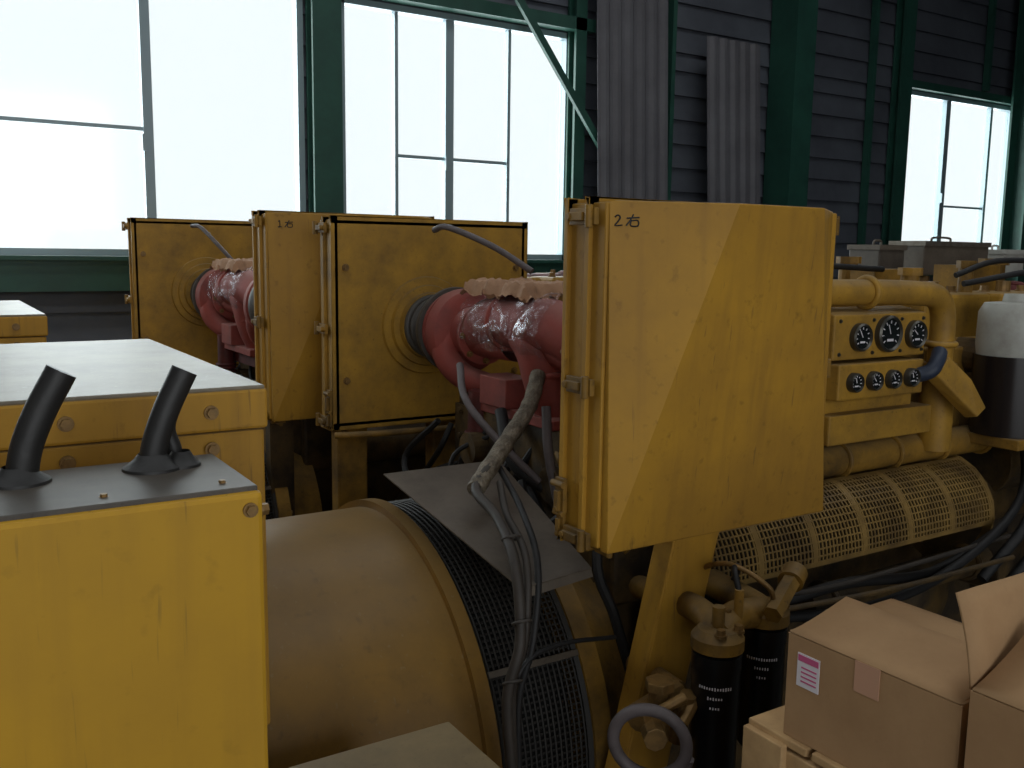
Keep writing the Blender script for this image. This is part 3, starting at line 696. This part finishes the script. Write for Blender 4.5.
e = empty('oil_container', (3.5, 2.0, 1.34))
b = MB(); b.lathe((3.5, 1.98, 1.34), (0, 0, 1), [(.3, .125), (.34, .13), (.46, .128), (.495, .11), (.5, .05), (.53, .045), (.53, .001)], 32); child(b, 'translucent_top', 'white', e, 0, True)
b = MB(); b.lathe((3.5, 1.98, 1.34), (0, 0, 1), [(0, .001), (0, .13), (.28, .135), (.3, .135), (.3, .125)], 32); child(b, 'dark_liquid_level', 'liquid', e, 0, True)
b = MB(); b.box(3.38, 3.66, 1.86, 2.2, 1.3, 1.34); child(b, 'shelf_bracket', 'yeld', G, .004)

def smallbox(name, x0, x1, y0, y1, z1, m, m2):
    e = empty(name, ((x0+x1)/2, (y0+y1)/2, 1.91))
    b = MB(); b.box(x0, x1, y0, y1, 1.91, z1-.02); child(b, 'case', m, e, .006)
    b = MB(); b.box(x0-.008, x1+.008, y0-.008, y1+.008, z1-.025, z1); b.tube([((x0*.65+x1*.35), (y0+y1)/2, z1), ((x0*.62+x1*.38), (y0+y1)/2, z1+.02), ((x0*.38+x1*.62), (y0+y1)/2, z1+.02), ((x0*.35+x1*.65), (y0+y1)/2, z1)], .006)
    child(b, 'lid', m2, e, .003)
smallbox('toolbox', 4.38, 4.95, 2.98, 3.18, 2.085, 'gplate', 'steel')
smallbox('parts_bin', 4.02, 4.22, 2.98, 3.16, 2.06, 'cabtop', 'gplate')
smallbox('parts_bin', 5.05, 5.25, 2.95, 3.18, 2.05, 'white', 'white')

# ------------------------------------------------------------------ crate and cardboard boxes
e = empty('wooden_crate', (1.6, .85, FLOOR))
b = MB(); b.box(1.38, 1.98, .32, 1.22, FLOOR, 1.06)
z = FLOOR
while z < 1.0:
    b.box(1.36, 1.38, .3, 1.25, z+.005, z+.115); b.box(1.36, 2.0, 1.22, 1.24, z+.005, z+.115); z += .122
for y in (.3, .7, 1.14): b.box(1.345, 1.362, y, y+.1, FLOOR, 1.07)
for k in range(6): b.box(1.36, 2.0, .31+k*.157, .31+k*.157+.145, 1.065, 1.082)
child(b, 'slats', 'wood', e, .003)
def cardbox(loc, rot, w, d, h, flaps):
    e = empty('cardboard_box', loc); e.rotation_euler = (0, 0, rot)
    b = MB(); t = .005
    b.box(0, w, 0, t, 0, h); b.box(0, w, d-t, d, 0, h); b.box(0, t, 0, d, 0, h); b.box(w-t, w, 0, d, 0, h); b.box(0, w, 0, d, 0, t)
    b.obj('walls', 'card', e, .0015)
    b = MB()
    for (edge, ang, ln, curl) in flaps:
        n = 6; vs = []; fs = []
        for i in range(n+1):
            t_ = i/n; a = ang+curl*t_; c, s_ = math.cos(a), math.sin(a)
            for k in range(n+1):
                q = k/n; lim = .003+.006*t_; r = ln*t_; wv = .0025*math.sin(q*7+t_*3+ln*30)*t_
                if edge == 'x0': p = (r*c, lim+(d-2*lim)*q, h+r*s_+wv)
                if edge == 'x1': p = (w-r*c, lim+(d-2*lim)*q, h+r*s_+wv)
                if edge == 'y0': p = (lim+(w-2*lim)*q, r*c+wv, h+r*s_)
                if edge == 'y1': p = (lim+(w-2*lim)*q, d-r*c+wv, h+r*s_)
                vs.append(p)
        for i in range(n):
            for k in range(n): q = i*(n+1)+k; fs.append((q, q+1, q+n+2, q+n+1))
        b.add(vs, fs)
    o = b.obj('flaps', 'card', e, 0, True); s = o.modifiers.new('s', 'SOLIDIFY'); s.thickness = .004; s.offset = 1
    return e
e = cardbox((1.378, .81, 1.083), 0.02, .32, .35, .205, [('y1', .0, .12, 0), ('y0', .0, .12, 0), ('x0', .16, .16, .08), ('x1', .05, .157, -.02)])
b = MB(); b.box(-.002, 0, .275, .325, .11, .175); b.obj('shipping_label', 'label', e)
b = MB(); b.box(-.0028, -.002, .277, .323, .16, .172)
for k in range(4): b.box(-.0028, -.002, .28, .315, .12+k*.009, .123+k*.009)
b.obj('label_print', 'labelr', e)
b = MB(); b.box(-.002, 0, .15, .2, .15, .207); b.obj('packing_tape', 'tape', e)
cardbox((1.37, .415, 1.083), .02, .38, .375, .245, [('y1', 1.72, .15, .1), ('x0', .3, .18, .15), ('y0', 2.2, .13, .1), ('x1', 1.9, .14, .1)])

# ------------------------------------------------------------------ lights
def area(name, loc, rot, sx, sy, en, col):
    l = bpy.data.lights.new(name, 'AREA'); l.shape = 'RECTANGLE'; l.size = sx; l.size_y = sy; l.energy = en; l.color = col
    o = bpy.data.objects.new(name, l); o.location = loc; o.rotation_euler = rot; bpy.context.collection.objects.link(o); return o
for (a, c) in wins:
    area('window_daylight', ((a+c)/2, YW+.25, (SILL+HEAD)/2), (math.radians(-90), 0, 0), c-a+.2, HEAD-SILL+.2, 100, (.93, .98, 1))
area('door_daylight', ((DX0+DX1)/2, Y_F-.05, 3.2), (math.radians(90), 0, 0), DX1-DX0, 3.2, 150, (.93, .97, 1))
for (a, c, y0, y1) in fill_slots:
    area('roof_fill_light', ((a+c)/2, (y0+y1)/2, ZT+.05), (0, 0, 0), c-a, y1-y0, 55, (.92, .97, 1))  # fill light added overhead, out of view
w = bpy.data.worlds.new('World'); bpy.context.scene.world = w; w.use_nodes = True
bg = w.node_tree.nodes['Background']; bg.inputs[0].default_value = (.96, .985, 1, 1); bg.inputs[1].default_value = 1.15

# ------------------------------------------------------------------ camera
cam = bpy.data.cameras.new('camera'); co = bpy.data.objects.new('camera', cam); bpy.context.collection.objects.link(co)
cam.sensor_width = 36; cam.lens = 33.05; cam.clip_start = .02
R = Matrix.Rotation(math.radians(-32.4), 4, 'Z') @ Matrix.Rotation(math.radians(82), 4, 'X') @ Matrix.Rotation(math.radians(.8), 4, 'Z')
co.matrix_world = Matrix.Translation((0, 0, 2)) @ R
bpy.context.scene.camera = co
bpy.context.scene.view_settings.view_transform = 'Standard'
